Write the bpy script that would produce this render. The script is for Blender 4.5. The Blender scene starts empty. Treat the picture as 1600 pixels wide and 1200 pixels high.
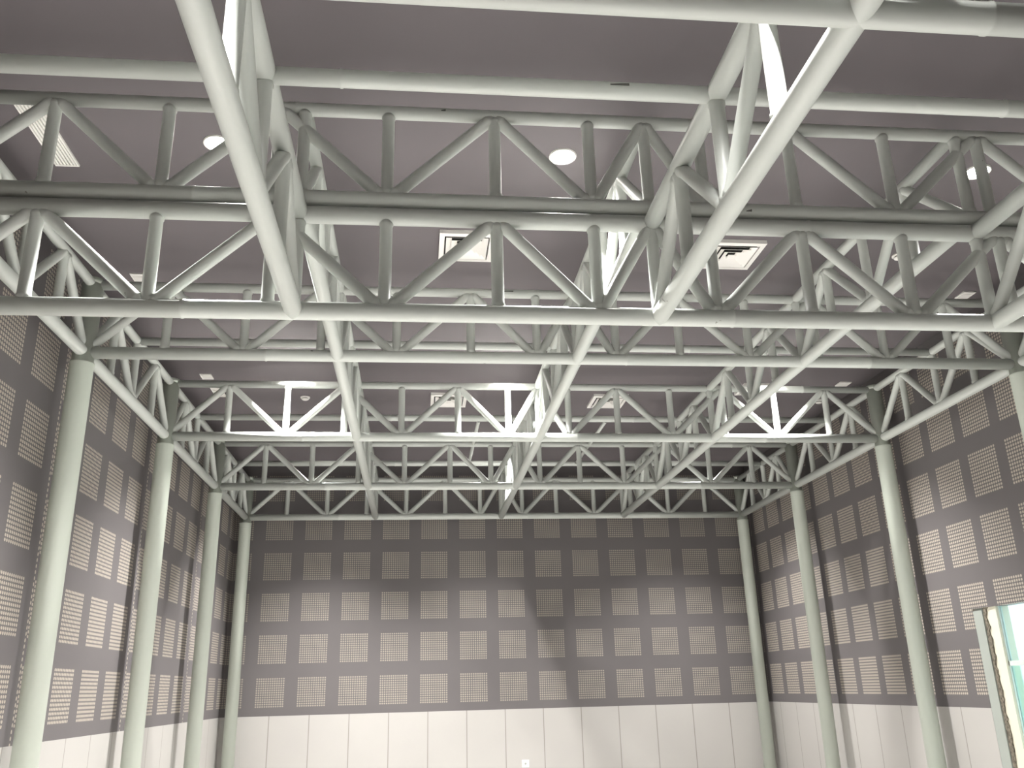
import bpy, bmesh, math, random
from mathutils import Vector, Matrix

C = bpy.context.scene.collection
SC = bpy.context.scene
random.seed(4)

# ------------------------------------------------------------------ camera
EYE = 3.10                       # camera height above the hall floor
CAMX = -1.7684
F_PX, PITCH, YAW, ROLL = 1371.75, 0.333785, 0.111032, -0.026915
cp, sp, c, s = math.cos(PITCH), math.sin(PITCH), math.cos(YAW), math.sin(YAW)
R0, U0, FW = Vector((c, -s, 0)), Vector((-s*sp, -c*sp, cp)), Vector((s*cp, c*cp, sp))
cr, sr = math.cos(ROLL), math.sin(ROLL)
R1, U1 = R0*cr + U0*sr, U0*cr - R0*sr
cam_d = bpy.data.cameras.new('camera')
cam = bpy.data.objects.new('camera', cam_d); C.objects.link(cam)
cam_d.sensor_width = 36.0
cam_d.lens = F_PX/1600*36.0
cam_d.clip_start = 0.05
M = Matrix((R1, U1, -FW)).transposed().to_4x4()
M.translation = Vector((CAMX, 0, EYE))
cam.matrix_world = M
SC.camera = cam

# ------------------------------------------------------------------ world, exposure
w = bpy.data.worlds.new('world'); SC.world = w; w.use_nodes = True
bg = w.node_tree.nodes['Background']
bg.inputs['Color'].default_value = (0.74, 0.95, 1.0, 1); bg.inputs['Strength'].default_value = 1.2
SC.view_settings.view_transform = 'Standard'
SC.view_settings.look = 'None'
SC.view_settings.gamma = 1.0
SC.view_settings.use_curve_mapping = False
SC.view_settings.exposure = 0.65
SC.cycles.max_bounces = 10
SC.cycles.diffuse_bounces = 6
SC.cycles.use_denoising = True

# lamps: position of every ceiling downlight, rows run across the hall
ZC = EYE + 4.65                  # ceiling
LAMP_W = 2700.0
LAMP_CONE, LAMP_BLEND = 98.0, 1.0
LAMP_X = (-3.57, -0.47, 3.62)
LAMP_Y = (2.7, 6.9, 12.12, 16.5)

# ------------------------------------------------------------------ helpers
def link(o, parent=None):
    C.objects.link(o)
    if parent: o.parent = parent
    return o
def tag(o, label=None, cat=None, group=None, kind=None):
    if label: o['label'] = label
    if cat: o['category'] = cat
    if group: o['group'] = group
    if kind: o['kind'] = kind
    return o
def empty(name, loc, label, cat, group=None, kind=None):
    o = bpy.data.objects.new(name, None); o.location = loc
    o.empty_display_size = 0.1
    link(o); return tag(o, label, cat, group, kind)
def obj(name, bm, mat, parent=None):
    me = bpy.data.meshes.new(name); bm.to_mesh(me); bm.free()
    me.materials.append(mat)
    o = bpy.data.objects.new(name, me); return link(o, parent)
def structure(name, bm, mat):
    return tag(obj(name, bm, mat), kind='structure')
def box(bm, x0, x1, y0, y1, z0, z1):
    v = [bm.verts.new(p) for p in ((x0,y0,z0),(x1,y0,z0),(x1,y1,z0),(x0,y1,z0),(x0,y0,z1),(x1,y0,z1),(x1,y1,z1),(x0,y1,z1))]
    for f in ((0,3,2,1),(4,5,6,7),(0,1,5,4),(1,2,6,5),(2,3,7,6),(3,0,4,7)):
        bm.faces.new([v[i] for i in f])
    return bm
def lathe(bm, p0, axis, prof, seg=24, cap=True):
    """prof = list of (distance along axis, radius)"""
    p0 = Vector(p0); d = Vector(axis).normalized()
    up = Vector((0,0,1)) if abs(d.z) < 0.9 else Vector((1,0,0))
    a = d.cross(up).normalized(); b = d.cross(a).normalized()
    rings = []
    for t, r in prof:
        ctr = p0 + d*t
        rings.append([bm.verts.new(ctr + (a*math.cos(2*math.pi*k/seg) + b*math.sin(2*math.pi*k/seg))*r) for k in range(seg)])
    for i in range(len(rings)-1):
        for k in range(seg):
            f = bm.faces.new((rings[i][k], rings[i][(k+1) % seg], rings[i+1][(k+1) % seg], rings[i+1][k])); f.smooth = True
    if cap:
        bm.faces.new(rings[0]); bm.faces.new(list(reversed(rings[-1])))
    bmesh.ops.recalc_face_normals(bm, faces=bm.faces)
    return bm
def tube(bm, p0, p1, r, seg=24, splice=()):
    p0, p1 = Vector(p0), Vector(p1); L = (p1-p0).length
    prof = [(0, r)]
    for t in sorted(splice):                 # butt-weld beads along a chord
        if 0.05 < t < L-0.05:
            prof += [(t-0.012, r), (t-0.006, r+0.0035), (t+0.006, r+0.0035), (t+0.012, r)]
    prof.append((L, r))
    return lathe(bm, p0, p1-p0, prof, seg)
def web(bm, p0, p1, r, g0, g1, seg=20):
    """web tube between chord centre lines; g0, g1 = where it leaves the chords (weld beads there)"""
    p0, p1 = Vector(p0), Vector(p1); L = (p1-p0).length
    prof = [(0.03, r), (g0, r+0.006), (g0+0.012, r+0.005), (g0+0.02, r), (L-g1-0.02, r), (L-g1-0.012, r+0.005), (L-g1, r+0.006), (L-0.03, r)]
    return lathe(bm, p0, p1-p0, prof, seg)

# ------------------------------------------------------------------ materials
def mat(name):
    m = bpy.data.materials.new(name); m.use_nodes = True
    nt = m.node_tree; b = nt.nodes['Principled BSDF']
    return m, nt, b
def N(nt, t, **kw):
    n = nt.nodes.new(t)
    for k, v in kw.items(): setattr(n, k, v)
    return n
def mth(nt, op, a, b=None, cc=None):
    n = nt.nodes.new('ShaderNodeMath'); n.operation = op
    for i, v in enumerate((a, b, cc)):
        if v is None: continue
        if isinstance(v, (int, float)): n.inputs[i].default_value = v
        else: nt.links.new(v, n.inputs[i])
    return n.outputs[0]
def mixc(nt, fac, a, b):
    n = nt.nodes.new('ShaderNodeMix'); n.data_type = 'RGBA'
    for sock, v in ((n.inputs['Factor'], fac), (n.inputs['A'], a), (n.inputs['B'], b)):
        if isinstance(v, (tuple, float, int)): sock.default_value = v
        else: nt.links.new(v, sock)
    return n.outputs['Result']
def noise(nt, scale, detail=3, vec=None):
    n = N(nt, 'ShaderNodeTexNoise'); n.inputs['Scale'].default_value = scale; n.inputs['Detail'].default_value = detail
    if vec is not None: nt.links.new(vec, n.inputs['Vector'])
    return n.outputs['Fac']
def ramp(nt, fac, stops):
    n = N(nt, 'ShaderNodeValToRGB'); e = n.color_ramp.elements
    while len(e) < len(stops): e.new(0.5)
    for i, (p, col) in enumerate(stops): e[i].position = p; e[i].color = col
    nt.links.new(fac, n.inputs[0]); return n.outputs[0]

def steel_mat(name, base, rough=0.42, chips=True):
    m, nt, b = mat(name)
    geo = N(nt, 'ShaderNodeNewGeometry')
    n1 = noise(nt, 1.3, 4, geo.outputs['Position'])
    soft = mixc(nt, mth(nt, 'MULTIPLY', n1, 0.35), (*base, 1), (base[0]*0.80, base[1]*0.84, base[2]*0.80, 1))
    if chips:
        n2 = noise(nt, 9.0, 5, geo.outputs['Position'])
        ch = ramp(nt, n2, [(0.745, (0, 0, 0, 1)), (0.76, (1, 1, 1, 1))])
        soft = mixc(nt, mth(nt, 'MULTIPLY', ch, 0.75), soft, (0.13, 0.12, 0.10, 1))
    nt.links.new(soft, b.inputs['Base Color'])
    b.inputs['Roughness'].default_value = rough
    return m
M_STEEL = steel_mat('painted_steel', (0.51, 0.53, 0.505))
M_COLUMN = steel_mat('painted_column_steel', (0.47, 0.505, 0.45), 0.45, False)

def plain(name, col, rough=0.6, metal=0.0):
    m, nt, b = mat(name)
    geo = N(nt, 'ShaderNodeNewGeometry')
    n1 = noise(nt, 3.0, 3, geo.outputs['Position'])
    cc = mixc(nt, mth(nt, 'MULTIPLY', n1, 0.2), (*col, 1), (col[0]*0.85, col[1]*0.85, col[2]*0.85, 1))
    nt.links.new(cc, b.inputs['Base Color'])
    b.inputs['Roughness'].default_value = rough; b.inputs['Metallic'].default_value = metal
    return m
M_WHITE = plain('white_plastic', (0.88, 0.86, 0.83), 0.45)
M_DARK = plain('dark_metal', (0.03, 0.03, 0.03), 0.7)
M_GALV = plain('grey_metal', (0.36, 0.39, 0.36), 0.4, 0.0)
M_CREAM = plain('cream_plaster', (0.72, 0.70, 0.58), 0.8)
M_TEAL = plain('teal_frame', (0.62, 0.70, 0.66), 0.4)
M_RUBBLE, _nt, _b = mat('broken_plaster')
_g = N(_nt, 'ShaderNodeNewGeometry'); _n = noise(_nt, 30, 5, _g.outputs['Position'])
_nt.links.new(ramp(_nt, _n, [(0.3, (0.05, 0.045, 0.035, 1)), (0.7, (0.25, 0.22, 0.17, 1))]), _b.inputs['Base Color'])
_b.inputs['Roughness'].default_value = 0.95

def perforated(name, axis, h0, pitch, size, joints=(), holes=(0.42, 0.375, 0.315, 1)):
    """dark painted board with square fields of small light holes"""
    m, nt, b = mat(name)
    geo = N(nt, 'ShaderNodeNewGeometry'); sep = N(nt, 'ShaderNodeSeparateXYZ')
    nt.links.new(geo.outputs['Position'], sep.inputs[0])
    h = mth(nt, 'SUBTRACT', sep.outputs[axis], h0)
    v = mth(nt, 'SUBTRACT', sep.outputs[2], EYE-0.24)
    vp, n = 0.8255, 13
    dp = size/n
    lh = mth(nt, 'SUBTRACT', h, mth(nt, 'MULTIPLY', mth(nt, 'FLOOR', mth(nt, 'DIVIDE', h, pitch)), pitch))
    lv = mth(nt, 'SUBTRACT', v, mth(nt, 'MULTIPLY', mth(nt, 'FLOOR', mth(nt, 'DIVIDE', v, vp)), vp))
    infield = mth(nt, 'MULTIPLY', mth(nt, 'LESS_THAN', lh, size), mth(nt, 'LESS_THAN', lv, size))
    infield = mth(nt, 'MULTIPLY', infield, mth(nt, 'GREATER_THAN', v, -0.001))
    def dots(a, bb, pa, pb, rad):
        fa = mth(nt, 'SUBTRACT', mth(nt, 'FRACT', mth(nt, 'DIVIDE', a, pa)), 0.5)
        fb = mth(nt, 'SUBTRACT', mth(nt, 'FRACT', mth(nt, 'DIVIDE', bb, pb)), 0.5)
        d2 = mth(nt, 'ADD', mth(nt, 'MULTIPLY', fa, fa), mth(nt, 'MULTIPLY', fb, fb))
        return mth(nt, 'LESS_THAN', d2, rad*rad)
    hole = mth(nt, 'MULTIPLY', infield, dots(lh, lv, dp, dp, 0.37))
    for j in joints:                                  # perforated joint strip behind a column
        on = mth(nt, 'LESS_THAN', mth(nt, 'ABSOLUTE', mth(nt, 'SUBTRACT', sep.outputs[axis], j)), 0.022)
        k = mth(nt, 'MULTIPLY', on, dots(mth(nt, 'SUBTRACT', sep.outputs[axis], j-0.022), v, 0.044, 0.06, 0.33))
        hole = mth(nt, 'MAXIMUM', hole, k)
    n1 = noise(nt, 0.7, 3, geo.outputs['Position'])
    board = mixc(nt, n1, (0.115, 0.105, 0.108, 1), (0.14, 0.128, 0.130, 1))
    col = mixc(nt, hole, board, holes)
    nt.links.new(col, b.inputs['Base Color'])
    b.inputs['Roughness'].default_value = 0.75
    return m

def panelled(name, axis, h0, pitch):
    m, nt, b = mat(name)
    geo = N(nt, 'ShaderNodeNewGeometry'); sep = N(nt, 'ShaderNodeSeparateXYZ')
    nt.links.new(geo.outputs['Position'], sep.inputs[0])
    fr = mth(nt, 'FRACT', mth(nt, 'DIVIDE', mth(nt, 'SUBTRACT', sep.outputs[axis], h0-0.008), pitch))
    seam = mth(nt, 'LESS_THAN', fr, 0.018/pitch)
    n1 = noise(nt, 1.1, 3, geo.outputs['Position'])
    base = mixc(nt, n1, (0.43, 0.415, 0.40, 1), (0.47, 0.455, 0.435, 1))
    nt.links.new(mixc(nt, seam, base, (0.27, 0.25, 0.23, 1)), b.inputs['Base Color'])
    b.inputs['Roughness'].default_value = 0.5
    return m

# ------------------------------------------------------------------ grid of the frame
BX = 2.6675
XS = [(j-2)*BX for j in range(5)]
TY = [2.7326, 5.8667, 9.1484, 12.4223, 15.6935, 18.6292]     # truss planes T0 .. T5
ZF, ZT, ZN = EYE+3.50, EYE+4.2894, EYE+2.585                  # upper bottom chord, upper top chord, lower bottom chord
ZFL = ZF-0.135                                                # top chord of the lower trusses, touching the chord above
R_CH, R_TOP, R_WEB, R_COL = 0.0665, 0.0525, 0.047, 0.12
WX = 5.60                                                     # side walls
YB, YF = -1.0, TY[5]+0.27                                     # back wall behind the camera, far wall
ZW = EYE-0.395                                                # top of the pale lower panels

# ------------------------------------------------------------------ room shell
P_LEFT = perforated('perforated_board_left', 1, 10.26, 0.82, 0.575, (TY[2]+0.27, TY[3]+0.27, TY[4]+0.27))
P_RIGHT = perforated('perforated_board_right', 1, 10.24, 0.785, 0.59)
P_FAR = perforated('perforated_board_far', 0, -0.08, 0.8125, 0.565, (), (0.31, 0.28, 0.24, 1))
L_LEFT = panelled('pale_panels_left', 1, 10.85, 0.79)
L_RIGHT = panelled('pale_panels_right', 1, 12.05, 0.79)
L_FAR = panelled('pale_panels_far', 0, 0.019, 0.78)
M_CEIL, nt, b = mat('ceiling_paint')
geo = N(nt, 'ShaderNodeNewGeometry'); n1 = noise(nt, 0.5, 3, geo.outputs['Position'])
nt.links.new(mixc(nt, n1, (0.125, 0.110, 0.118, 1), (0.15, 0.133, 0.140, 1)), b.inputs['Base Color']); b.inputs['Roughness'].default_value = 0.8
M_FLOOR, nt, b = mat('pale_floor')
geo = N(nt, 'ShaderNodeNewGeometry'); sep = N(nt, 'ShaderNodeSeparateXYZ'); nt.links.new(geo.outputs['Position'], sep.inputs[0])
gx = mth(nt, 'LESS_THAN', mth(nt, 'FRACT', mth(nt, 'DIVIDE', sep.outputs[0], 0.6)), 0.01)
gy = mth(nt, 'LESS_THAN', mth(nt, 'FRACT', mth(nt, 'DIVIDE', sep.outputs[1], 0.6)), 0.01)
n1 = noise(nt, 1.5, 4, geo.outputs['Position'])
nt.links.new(mixc(nt, mth(nt, 'MAXIMUM', gx, gy), mixc(nt, n1, (0.56, 0.55, 0.53, 1), (0.63, 0.62, 0.60, 1)), (0.4, 0.38, 0.35, 1)), b.inputs['Base Color'])
b.inputs['Roughness'].default_value = 0.35

T = 0.2
structure('floor', box(bmesh.new(), -WX-T, WX+T, YB-T, YF+T, -0.15, 0), M_FLOOR)
M_SHADE_SLAB = plain('dark_shade_slab', (0.10, 0.10, 0.10), 0.8)
structure('floor_shade_slab', box(bmesh.new(), -WX, WX, YB, 2.0, EYE-1.75, EYE-1.55), M_SHADE_SLAB)     # unseen guessed slab under the camera, added to darken the steel's front faces
structure('ceiling', box(bmesh.new(), -WX-T, WX+T, YB-T, YF+T, ZC, ZC+0.15), M_CEIL)
structure('wall_far', box(bmesh.new(), -WX, WX, YF, YF+T, ZW, ZC), P_FAR)
structure('wall_far_lower', box(bmesh.new(), -WX, WX, YF, YF+T, 0, ZW), L_FAR)
structure('wall_left', box(bmesh.new(), -WX-T, -WX, YB-T, YF+T, ZW, ZC), P_LEFT)
structure('wall_left_lower', box(bmesh.new(), -WX-T, -WX, YB-T, YF+T, 0, ZW), L_LEFT)
structure('wall_back', box(bmesh.new(), -WX, WX, YB-T, YB, 0, ZC), P_FAR)  # out of view; set close and all dark to cut bounce onto the trusses
# right wall with the glazed opening
OY0, OY1, OZ1, OZ0 = 8.1, 11.37, EYE+0.845, 0.9
bm = bmesh.new()
box(bm, WX, WX+T, OY1, YF+T, ZW, ZC); box(bm, WX, WX+T, YB-T, OY0, ZW, ZC); box(bm, WX, WX+T, OY0, OY1, OZ1, ZC)
structure('wall_right', bm, P_RIGHT)
bm = bmesh.new()
box(bm, WX, WX+T, OY1, YF+T, 0, ZW); box(bm, WX, WX+T, YB-T, OY0, 0, ZW); box(bm, WX, WX+T, OY0, OY1, 0, OZ0)
structure('wall_right_lower', bm, L_RIGHT)

# window in the right wall
wn = empty('window_1', (WX, OY1, OZ0), None, None, None, 'structure')
def wpart(name, bm_, m_):
    o = obj(name, bm_, m_); o.parent = wn; o.matrix_parent_inverse = Matrix.Translation(-Vector((WX, OY1, OZ0))); return o
wpart('jamb_stud', box(bmesh.new(), WX-0.004, WX+0.05, OY1-0.20, OY1-0.01, OZ0+0.01, OZ1-0.03), M_GALV)
bm = bmesh.new()                                     # crumbling plaster edge beside the stud
zz = OZ0+0.01; rnd = random.Random(3)
pts = []
while zz < OZ1-0.01:
    pts.append((rnd.uniform(0.05, 0.10), zz)); zz += rnd.uniform(0.03, 0.07)
pts.append((0.12, OZ1-0.005))
ya = OY1-0.20
cols = []
for d, z in pts:
    cols.append([bm.verts.new(p) for p in ((WX+0.012, ya, z), (WX+0.004, ya-d, z), (WX+0.16, ya-d*0.9, z), (WX+0.16, ya, z))])
for i in range(len(cols)-1):
    for k in range(4):
        bm.faces.new((cols[i][k], cols[i][(k+1) % 4], cols[i+1][(k+1) % 4], cols[i+1][k]))
bm.faces.new(cols[0]); bm.faces.new(cols[-1]); bmesh.ops.recalc_face_normals(bm, faces=bm.faces)
wpart('broken_plaster_edge', bm, M_RUBBLE)
bm = bmesh.new()
box(bm, WX+0.02, WX+0.20, ya-0.26, ya-0.04, OZ0, OZ1-0.001)
box(bm, WX+0.02, WX+0.20, OY0+0.001, OY0+0.06, OZ0, OZ1-0.001)
wpart('reveal', bm, M_CREAM)
M_GLASS, nt, b = mat('window_glass')
b.inputs['Base Color'].default_value = (0.88, 0.98, 0.97, 1); b.inputs['Roughness'].default_value = 0.25
b.inputs['Transmission Weight'].default_value = 1.0; b.inputs['IOR'].default_value = 1.02
zr = EYE+0.14
XG = WX+0.05
bm = bmesh.new()
box(bm, XG, XG+0.05, OY0+0.06, ya-0.26, zr-0.03, zr+0.03)
box(bm, XG, XG+0.05, ya-0.275, ya-0.26, OZ0, OZ1-0.002)
box(bm, XG, XG+0.05, 9.65, 9.70, OZ0, OZ1-0.002)
box(bm, XG, XG+0.05, OY0+0.06, ya-0.275, OZ0, OZ0+0.05)
wpart('window_frame', bm, M_TEAL)
wpart('glass', box(bmesh.new(), XG+0.022, XG+0.028, OY0+0.06, ya-0.275, zr+0.03, OZ1-0.002), M_GLASS)
M_GLASS2, nt, b = mat('green_frosted_glass')
b.inputs['Base Color'].default_value = (0.72, 0.92, 0.87, 1); b.inputs['Roughness'].default_value = 0.5
b.inputs['Transmission Weight'].default_value = 1.0; b.inputs['IOR'].default_value = 1.02
wpart('frosted_glass', box(bmesh.new(), XG+0.022, XG+0.028, OY0+0.06, ya-0.275, OZ0+0.05, zr-0.03), M_GLASS2)

# ------------------------------------------------------------------ columns
def column(i, side, label):
    x, y = XS[0 if side < 0 else 4], TY[i]
    t = empty('column', (x, y, 0), label, 'column', 'round steel columns along the side walls')
    bm = bmesh.new()
    lathe(bm, (0, 0, 0.02), (0, 0, 1), [(0, R_COL), (ZF-0.16, R_COL), (ZF-0.155, R_COL+0.004), (ZF-0.14, R_COL+0.004), (ZF-0.135, R_COL*0.93), (ZT-0.02, R_COL*0.93)], 40)
    obj('shaft', bm, M_COLUMN, t)
    bm = box(bmesh.new(), -0.16, 0.155, -0.19, 0.19, 0.0, 0.02)
    obj('base_plate', bm, M_COLUMN, t)
    bm = lathe(bmesh.new(), (0, 0, ZT-0.005), (0, 0, 1), [(0, R_COL*0.93), (0.065, R_COL*0.93)], 40)
    obj('cap', bm, M_COLUMN, t)
ORD = {5: 'in the far', 4: 'second from the far', 3: 'third from the far', 2: 'fourth from the far', 1: 'fifth from the far'}
for sd, nm in ((-1, 'left'), (1, 'right')):
    column(5, sd, f'pale green round column in the far {nm} corner of the hall')
    column(4, sd, f'pale green round column on the {nm} wall, second from the far corner')
    column(3, sd, f'pale green round column on the {nm} wall, third from the far corner')
    column(2, sd, 'thick pale green round column nearest the camera on the left wall' if sd < 0 else
           'pale green round column nearest the camera on the right wall, cut by the picture edge')
    # the next pair stands outside the picture
    column(1, sd, f'pale green round column on the {nm} wall carrying the stacked trusses beyond the picture edge')

# ------------------------------------------------------------------ trusses across the hall
HALF = 2*BX
FR = [0.155*k for k in range(7)]
XN = [-HALF+0.155*k*HALF for k in range(1, 7)]
XN[5] = -HALF+0.915*HALF
NODES = [-HALF] + XN + [0.0] + [-x for x in reversed(XN)] + [HALF]     # even index = bottom node up to the middle
def is_top(k):
    return (k % 2 == 1) if k <= 7 else ((14-k) % 2 == 1)
def cross_truss(name, y, zb, zt, rb, rt, label, ends=(1, 1), group='trusses spanning the hall', splice=(1.9, 5.9, 8.8)):
    t = empty(name, (0, y, zb), label, 'truss', group)
    x0, x1 = -HALF, HALF
    obj('bottom_chord', tube(bmesh.new(), (x0, 0, 0), (x1, 0, 0), rb, 28, splice), M_STEEL, t)
    h = zt-zb
    obj('top_chord', tube(bmesh.new(), (x0, 0, h), (x1, 0, h), rt, 28, [q+0.7 for q in splice]), M_STEEL, t)
    for k in range(1, 14):
        x = NODES[k]
        obj('vertical_web', web(bmesh.new(), (x, 0, 0), (x, 0, h), R_WEB, rb, rt), M_STEEL, t)
    for k in range(14):
        a, b_ = NODES[k], NODES[k+1]
        za, zb_ = (h, 0) if is_top(k) else (0, h)
        L = math.hypot(b_-a, h); q = L/h
        ga, gb = (rt if za else rb)*q, (rt if zb_ else rb)*q
        obj('diagonal_web', web(bmesh.new(), (a, 0, za), (b_, 0, zb_), R_WEB, ga, gb), M_STEEL, t)
    return t
K1 = cross_truss('truss', TY[1], ZF, ZT, R_CH, R_TOP, 'upper one of the two stacked full-width tube trusses nearest the camera')
cross_truss('truss', TY[1], ZN, ZFL, R_CH, R_CH, 'lower one of the two stacked full-width tube trusses nearest the camera, lowest bottom chord')
K2 = cross_truss('truss', TY[2], ZF, ZT, R_CH, R_TOP, 'full-width tube truss just behind the two stacked trusses, between the nearest columns')
cross_truss('truss', TY[3], ZF, ZT, R_CH, R_TOP, 'full-width tube truss with glaring white spots from lamps above its bottom chord')
cross_truss('truss', TY[4], ZF, ZT, R_CH, R_TOP, 'full-width tube truss second from the far wall')
cross_truss('truss', TY[5], ZF, ZT, R_CH, R_TOP, 'full-width tube truss running along the dark perforated far wall')
cross_truss('truss', TY[0], ZN, ZFL, R_CH, R_CH, 'tube truss overhead whose bottom chord cuts the top right picture corner')

# ------------------------------------------------------------------ girders along the hall
def long_girder(x, ys, zb, zt, rb, rt, label, verts_at_cross, start_half=False, group='girders running along the hall'):
    y0, y1 = ys[0], ys[-1]
    t = empty('girder', (x, y0, zb), label, 'truss', group)
    h = zt-zb; L = y1-y0
    obj('bottom_chord', tube(bmesh.new(), (0, 0, 0), (0, L, 0), rb, 28), M_STEEL, t)
    obj('top_chord', tube(bmesh.new(), (0, 0, h), (0, L, h), rt, 28), M_STEEL, t)
    for i in range(len(ys)-1):
        a, b_ = ys[i]-y0, ys[i+1]-y0
        nd = [a+(b_-a)*k/4 for k in range(5)]
        lo = nd[0] if (i > 0 or verts_at_cross) else None
        for k in (1, 2, 3):
            obj('vertical_web', web(bmesh.new(), (0, nd[k], 0), (0, nd[k], h), R_WEB, rb, rt), M_STEEL, t)
        if verts_at_cross:
            if i == 0: obj('vertical_web', web(bmesh.new(), (0, nd[0], 0), (0, nd[0], h), R_WEB, rb, rt), M_STEEL, t)
            obj('vertical_web', web(bmesh.new(), (0, nd[4], 0), (0, nd[4], h), R_WEB, rb, rt), M_STEEL, t)
        for k in range(4):
            za, zb_ = (h, 0) if k % 2 else (0, h)
            q = math.hypot(nd[k+1]-nd[k], h)/h
            obj('diagonal_web', web(bmesh.new(), (0, nd[k], za), (0, nd[k+1], zb_), R_WEB, (rt if za else rb)*q, (rt if zb_ else rb)*q), M_STEEL, t)
    return t
UP = TY[1:6]
long_girder(XS[0], UP, ZF, ZT, R_CH, R_TOP, 'tube girder running along the left wall over the column heads', False)
long_girder(XS[1], UP, ZF, ZT, R_CH, R_TOP, 'left one of the three tube girders running to the far wall', True)
long_girder(XS[2], UP, ZF, ZT, R_CH, R_TOP, 'middle one of the three tube girders running to the far wall', False)
long_girder(XS[3], UP, ZF, ZT, R_CH, R_TOP, 'right one of the three tube girders running to the far wall', True)
long_girder(XS[4], UP, ZF, ZT, R_CH, R_TOP, 'tube girder running along the right wall over the column heads', False)
LOW = [TY[0]-3.15, TY[0], TY[1]]
GL = 'low girders nearest the camera'
long_girder(XS[1], LOW, ZN, ZFL, R_CH, R_CH, 'big pale girder coming down from the top left picture edge', True, group=GL)
long_girder(XS[2], LOW, ZN, ZFL, R_CH, R_CH, 'big pale girder slanting down from the top right, one web tube glaring white', False, group=GL)
long_girder(XS[3], LOW, ZN, ZFL, R_CH, R_CH, 'low pale girder cut by the right picture edge', True, group=GL)

# ------------------------------------------------------------------ purlins: single tubes halfway between the trusses
def purlin(y, z, r, label):
    o = obj('purlin', tube(bmesh.new(), (-HALF, 0, 0), (HALF, 0, 0), r, 28, (3.1, 7.2)), M_STEEL)
    o.location = (0, y, z); return tag(o, label, 'beam', 'single tubes between the trusses')
def chip(parent, x0, x1, a0, a1, r):
    # scuffed or taped patch on a tube that runs across the hall; angles in degrees, 270 = underside, 180 = side facing the camera
    bm = bmesh.new(); n = 6; g = []
    for i in range(n+1):
        x = x0+(x1-x0)*i/n; k = 0.35+0.65*i/n
        row = []
        for j in range(5):
            a = math.radians(a1+(a0-a1)*k*j/4)
            row += [bm.verts.new((x, math.cos(a)*(r+0.0035), math.sin(a)*(r+0.0035)))]
        g.append(row)
    for i in range(n):
        for j in range(4): bm.faces.new((g[i][j], g[i+1][j], g[i+1][j+1], g[i][j+1]))
    o = obj('scuff_mark', bm, M_SCUFF, parent)
    sm = o.modifiers.new('thick', 'SOLIDIFY'); sm.thickness = 0.003
    return o
M_SCUFF = plain('scuffed_paint', (0.10, 0.10, 0.09), 0.8)
PY = [(TY[i]+TY[i+1])/2 for i in range(5)]
P0 = purlin(PY[0], ZFL, R_TOP, 'thick single tube crossing the picture above the nearest stacked trusses')
purlin(PY[1], ZT, R_TOP, 'single tube just behind the stacked trusses, hidden by their paired chords')
purlin(PY[2], ZT, R_TOP, 'single tube under the ceiling seen just above the bottom chord behind the stacked trusses')
purlin(PY[3], ZT, R_TOP, 'single tube under the ceiling seen through the brightly lit truss')
purlin(PY[4], ZT, R_TOP, 'single tube under the ceiling nearest the far wall')
chip(P0, -0.66, -0.545, 158, 178, R_TOP)
h_ = ZT-ZF
for K, x0, x1, a0, a1 in ((K1, -1.62, -1.585, 160, 180), (K2, -0.84, -0.71, 163, 178)):
    o_ = chip(K, x0, x1, a0, a1, R_TOP); o_.location = (0, 0, h_)
chip(K1, 0.755, 0.80, 190, 206, R_CH)
for x, lab in ((-0.77, 'thin bracing tube under the ceiling left of the middle girder'), (1.41, 'thin bracing tube with dark clamp right of the middle girder')):
    o = obj('bracing_tube', tube(bmesh.new(), (0, 0, 0), (0, PY[4]-PY[3], 0), 0.03, 16), M_STEEL)
    o.location = (x, PY[3], ZT); tag(o, lab, 'pipe', 'thin bracing tubes')
    k = obj('clamp', lathe(bmesh.new(), (0, 0.06, 0), (0, 1, 0), [(0, 0.036), (0.05, 0.036)], 16), M_DARK, o)

# ------------------------------------------------------------------ downlights
M_LAMP, nt, b = mat('lamp_diffuser')
b.inputs['Emission Color'].default_value = (1.0, 0.95, 0.88, 1); b.inputs['Emission Strength'].default_value = 30
lab = {(0, 1): 'glowing round downlight in the ceiling beside the left low girder',
       (1, 1): 'glowing round downlight in the ceiling at top centre, in full view',
       (2, 1): 'glowing round downlight near the right picture edge, partly behind a web tube',
       (0, 2): 'glowing downlight seen as a sliver under the left part of a bottom chord',
       (1, 2): 'glowing downlight above the brightly lit truss, hidden behind a chord at centre',
       (2, 2): 'small glaring downlight right of centre, just below a bottom chord',
       (0, 3): 'downlight in the far row, left one, hidden by trusses',
       (1, 3): 'downlight in the far row, middle one, hidden by trusses',
       (2, 3): 'downlight in the far row, right one, hidden by trusses',
       (0, 0): 'downlight overhead left, above the picture edge',
       (1, 0): 'downlight overhead at the middle, above the picture edge',
       (2, 0): 'downlight overhead right, above the picture edge'}
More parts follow.
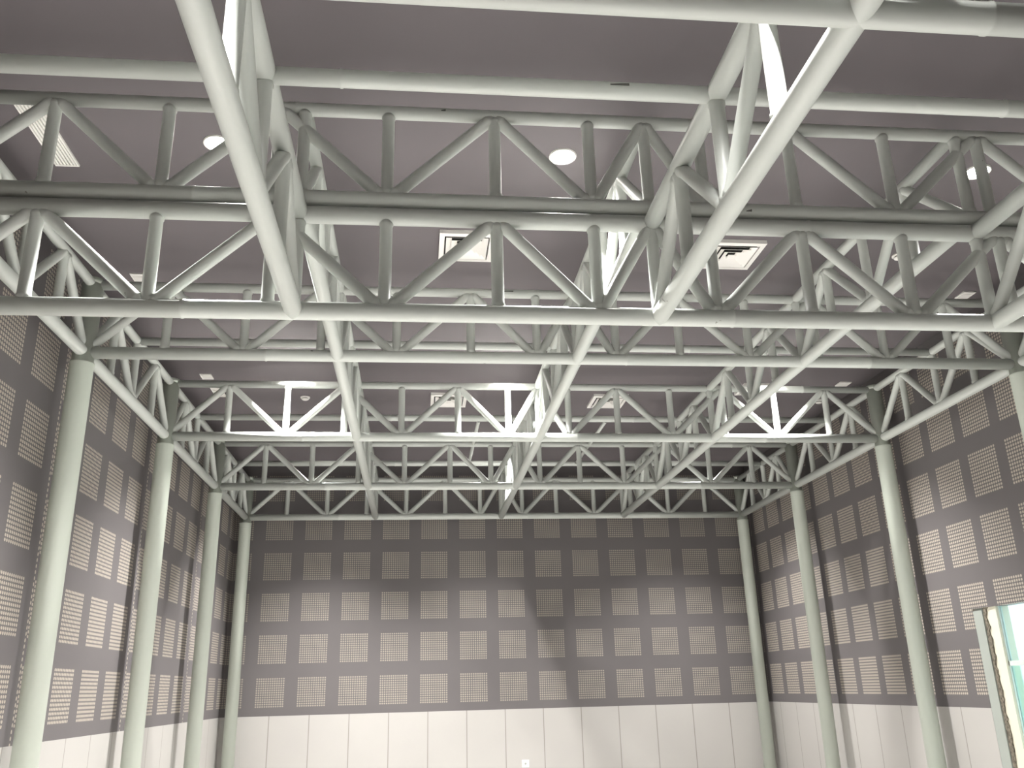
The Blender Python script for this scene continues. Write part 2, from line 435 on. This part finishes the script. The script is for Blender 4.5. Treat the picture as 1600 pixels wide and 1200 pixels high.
for i, x in enumerate(LAMP_X):
    for j, y in enumerate(LAMP_Y):
        t = empty('downlight', (x, y, ZC), lab[(i, j)], 'ceiling light', 'round ceiling downlights')
        ring = bmesh.new(); seg = 40
        prof = [(0.128, 0.0), (0.128, -0.012), (0.122, -0.018), (0.111, -0.012), (0.109, -0.002)]
        rr = [[ring.verts.new((r*math.cos(2*math.pi*k/seg), r*math.sin(2*math.pi*k/seg), z)) for k in range(seg)] for r, z in prof]
        for a in range(len(rr)-1):
            for k in range(seg):
                f = ring.faces.new((rr[a][k], rr[a][(k+1) % seg], rr[a+1][(k+1) % seg], rr[a+1][k])); f.smooth = True
        bmesh.ops.recalc_face_normals(ring, faces=ring.faces)
        obj('trim_ring', ring, M_WHITE, t)
        obj('diffuser', lathe(bmesh.new(), (0, 0, -0.009), (0, 0, 1), [(0, 0.109), (0.006, 0.109)], 32), M_LAMP, t)
        ld = bpy.data.lights.new('downlight_beam', 'SPOT'); ld.spot_size = math.radians(LAMP_CONE); ld.spot_blend = LAMP_BLEND
        ld.shadow_soft_size = 0.07; ld.energy = LAMP_W*(1.0, 1.0, 0.8, 0.8)[j]*(1.4 if i == 0 else 1.0); ld.color = (1.0, 0.975, 0.945)
        lo = bpy.data.objects.new('downlight_beam', ld); lo.location = (0, 0, -0.02); link(lo, t)

# ------------------------------------------------------------------ square air diffusers
def diffuser(x, y, sx, sy, label, turn=0):
    t = empty('ceiling_vent', (x, y, ZC), label, 'air vent', 'square white ceiling air diffusers')
    t.rotation_euler.z = turn
    def sqring(bm, a0, z0, a1, z1, sxk=1.0):
        v0 = [bm.verts.new((px*a0*sx/2, py*a0*sy/2, z0)) for px, py in ((-1,-1),(1,-1),(1,1),(-1,1))]
        v1 = [bm.verts.new((px*a1*sx/2, py*a1*sy/2, z1)) for px, py in ((-1,-1),(1,-1),(1,1),(-1,1))]
        for k in range(4): bm.faces.new((v0[k], v0[(k+1) % 4], v1[(k+1) % 4], v1[k]))
    bm = bmesh.new(); sqring(bm, 1.0, 0.0, 1.0, -0.045); sqring(bm, 1.0, -0.045, 0.82, -0.050); sqring(bm, 0.82, -0.050, 0.80, -0.010)
    obj('frame', bm, M_WHITE, t)
    for a0, a1 in ((0.76, 0.55), (0.565, 0.35), (0.365, 0.15)):
        bm = bmesh.new(); sqring(bm, a0, -0.052, a1, -0.016); sqring(bm, a0, -0.055, a1, -0.019); sqring(bm, a0, -0.052, a0, -0.055)
        obj('louver', bm, M_WHITE, t)
    bm = box(bmesh.new(), -0.075*sx, 0.075*sx, -0.075*sy, 0.075*sy, -0.054, -0.046)
    obj('centre_plate', bm, M_WHITE, t)
    obj('dark_throat', box(bmesh.new(), -0.40*sx, 0.40*sx, -0.40*sy, 0.40*sy, -0.0035, -0.0005), M_DARK, t)
diffuser(-1.27, 8.66, 0.60, 0.64, 'white square air diffuser at picture centre above the lowest bottom chord')
diffuser(1.76, 8.70, 0.62, 0.64, 'white square air diffuser with dark slots beside the right low girder')
diffuser(-1.28, 14.12, 0.60, 0.66, 'far white square air diffuser left of the middle girder')
diffuser(1.45, 14.12, 0.60, 0.66, 'far white square air diffuser right of the middle girder')
diffuser(3.82, 13.42, 0.55, 0.50, 'far white square air diffuser behind the right girder, glaring')

# long linear grille
t = empty('linear_grille', (-5.0, 6.86, ZC), 'long white slatted air grille in the ceiling at upper left', 'air vent')
bm = bmesh.new()
for a in ((-0.105, -0.088), (0.088, 0.105)): box(bm, a[0], a[1], -0.47, 0.47, -0.02, 0)
for a in ((-0.47, -0.45), (0.45, 0.47)): box(bm, -0.088, 0.088, a[0], a[1], -0.02, 0)
obj('frame', bm, M_WHITE, t)
for k in range(6):
    x = -0.072+0.0288*k
    obj('slat', box(bmesh.new(), x-0.0085, x+0.0085, -0.448, 0.448, -0.018, -0.004), M_WHITE, t)
obj('dark_throat', box(bmesh.new(), -0.088, 0.088, -0.45, 0.45, -0.003, -0.0005), M_GALV, t)

# small square ceiling grilles
def small_grille(x, y, sx, sy, label):
    t = empty('ceiling_grille', (x, y, ZC), label, 'ceiling grille', 'small white ceiling grilles')
    bm = bmesh.new(); a, b_ = sx/2, sy/2
    box(bm, -a, a, -b_, -b_+0.02, -0.015, 0); box(bm, -a, a, b_-0.02, b_, -0.015, 0)
    box(bm, -a, -a+0.02, -b_+0.02, b_-0.02, -0.015, 0); box(bm, a-0.02, a, -b_+0.02, b_-0.02, -0.015, 0)
    obj('frame', bm, M_WHITE, t)
    bm = bmesh.new(); n = 6
    for k in range(n):
        y0 = -b_+0.02+(sy-0.04)*(k+0.2)/n; box(bm, -a+0.02, a-0.02, y0, y0+(sy-0.04)*0.7/n, -0.012, -0.002)
    obj('face', bm, M_WHITE, t)
small_grille(-5.03, 9.66, 0.17, 0.20, 'small white ceiling grille behind the nearest truss web at left')
small_grille(-5.02, 13.10, 0.17, 0.22, 'small white ceiling grille near the left wall, in full view beyond the third truss')
small_grille(-5.00, 13.85, 0.17, 0.45, 'oblong white ceiling grille near the left wall, crossed by a diagonal web tube')
small_grille(5.22, 9.66, 0.17, 0.20, 'small white ceiling grille at upper right beside a slanting web tube')
small_grille(5.24, 13.15, 0.20, 0.20, 'small white ceiling grille near the right wall, in full view')
# smoke detectors
def detector(x, y, label):
    t = empty('smoke_detector', (x, y, ZC), label, 'smoke detector', 'round ceiling smoke detectors')
    obj('base', lathe(bmesh.new(), (0, 0, 0), (0, 0, -1), [(0, 0.078), (0.018, 0.078), (0.022, 0.074)], 32), M_WHITE, t)
    obj('sensor_slot', lathe(bmesh.new(), (0, 0, -0.022), (0, 0, -1), [(0, 0.05), (0.012, 0.05)], 28), M_DARK, t)
    obj('sensor_head', lathe(bmesh.new(), (0, 0, -0.034), (0, 0, -1), [(0, 0.060), (0.010, 0.058), (0.020, 0.042), (0.024, 0.02)], 28), M_WHITE, t)
detector(-3.65, 14.08, 'round white smoke detector in the ceiling left of the left girder')
detector(3.76, 8.64, 'round white smoke detector in the ceiling at upper right')
detector(5.22, 14.05, 'round white ceiling fitting near the right wall behind a truss web')

# wall socket
t = empty('wall_socket', (0.404, YF, EYE-1.42), 'small white square socket on the pale far wall panels', 'socket')
bm = box(bmesh.new(), -0.07, 0.07, -0.012, 0, -0.07, 0.07); bmesh.ops.bevel(bm, geom=bm.edges[:], offset=0.004, segments=2)
obj('face_plate', bm, M_WHITE, t)
obj('socket_hole', lathe(bmesh.new(), (0, -0.0125, 0), (0, -1, 0), [(0, 0.022), (0.003, 0.022)], 24), M_GALV, t)
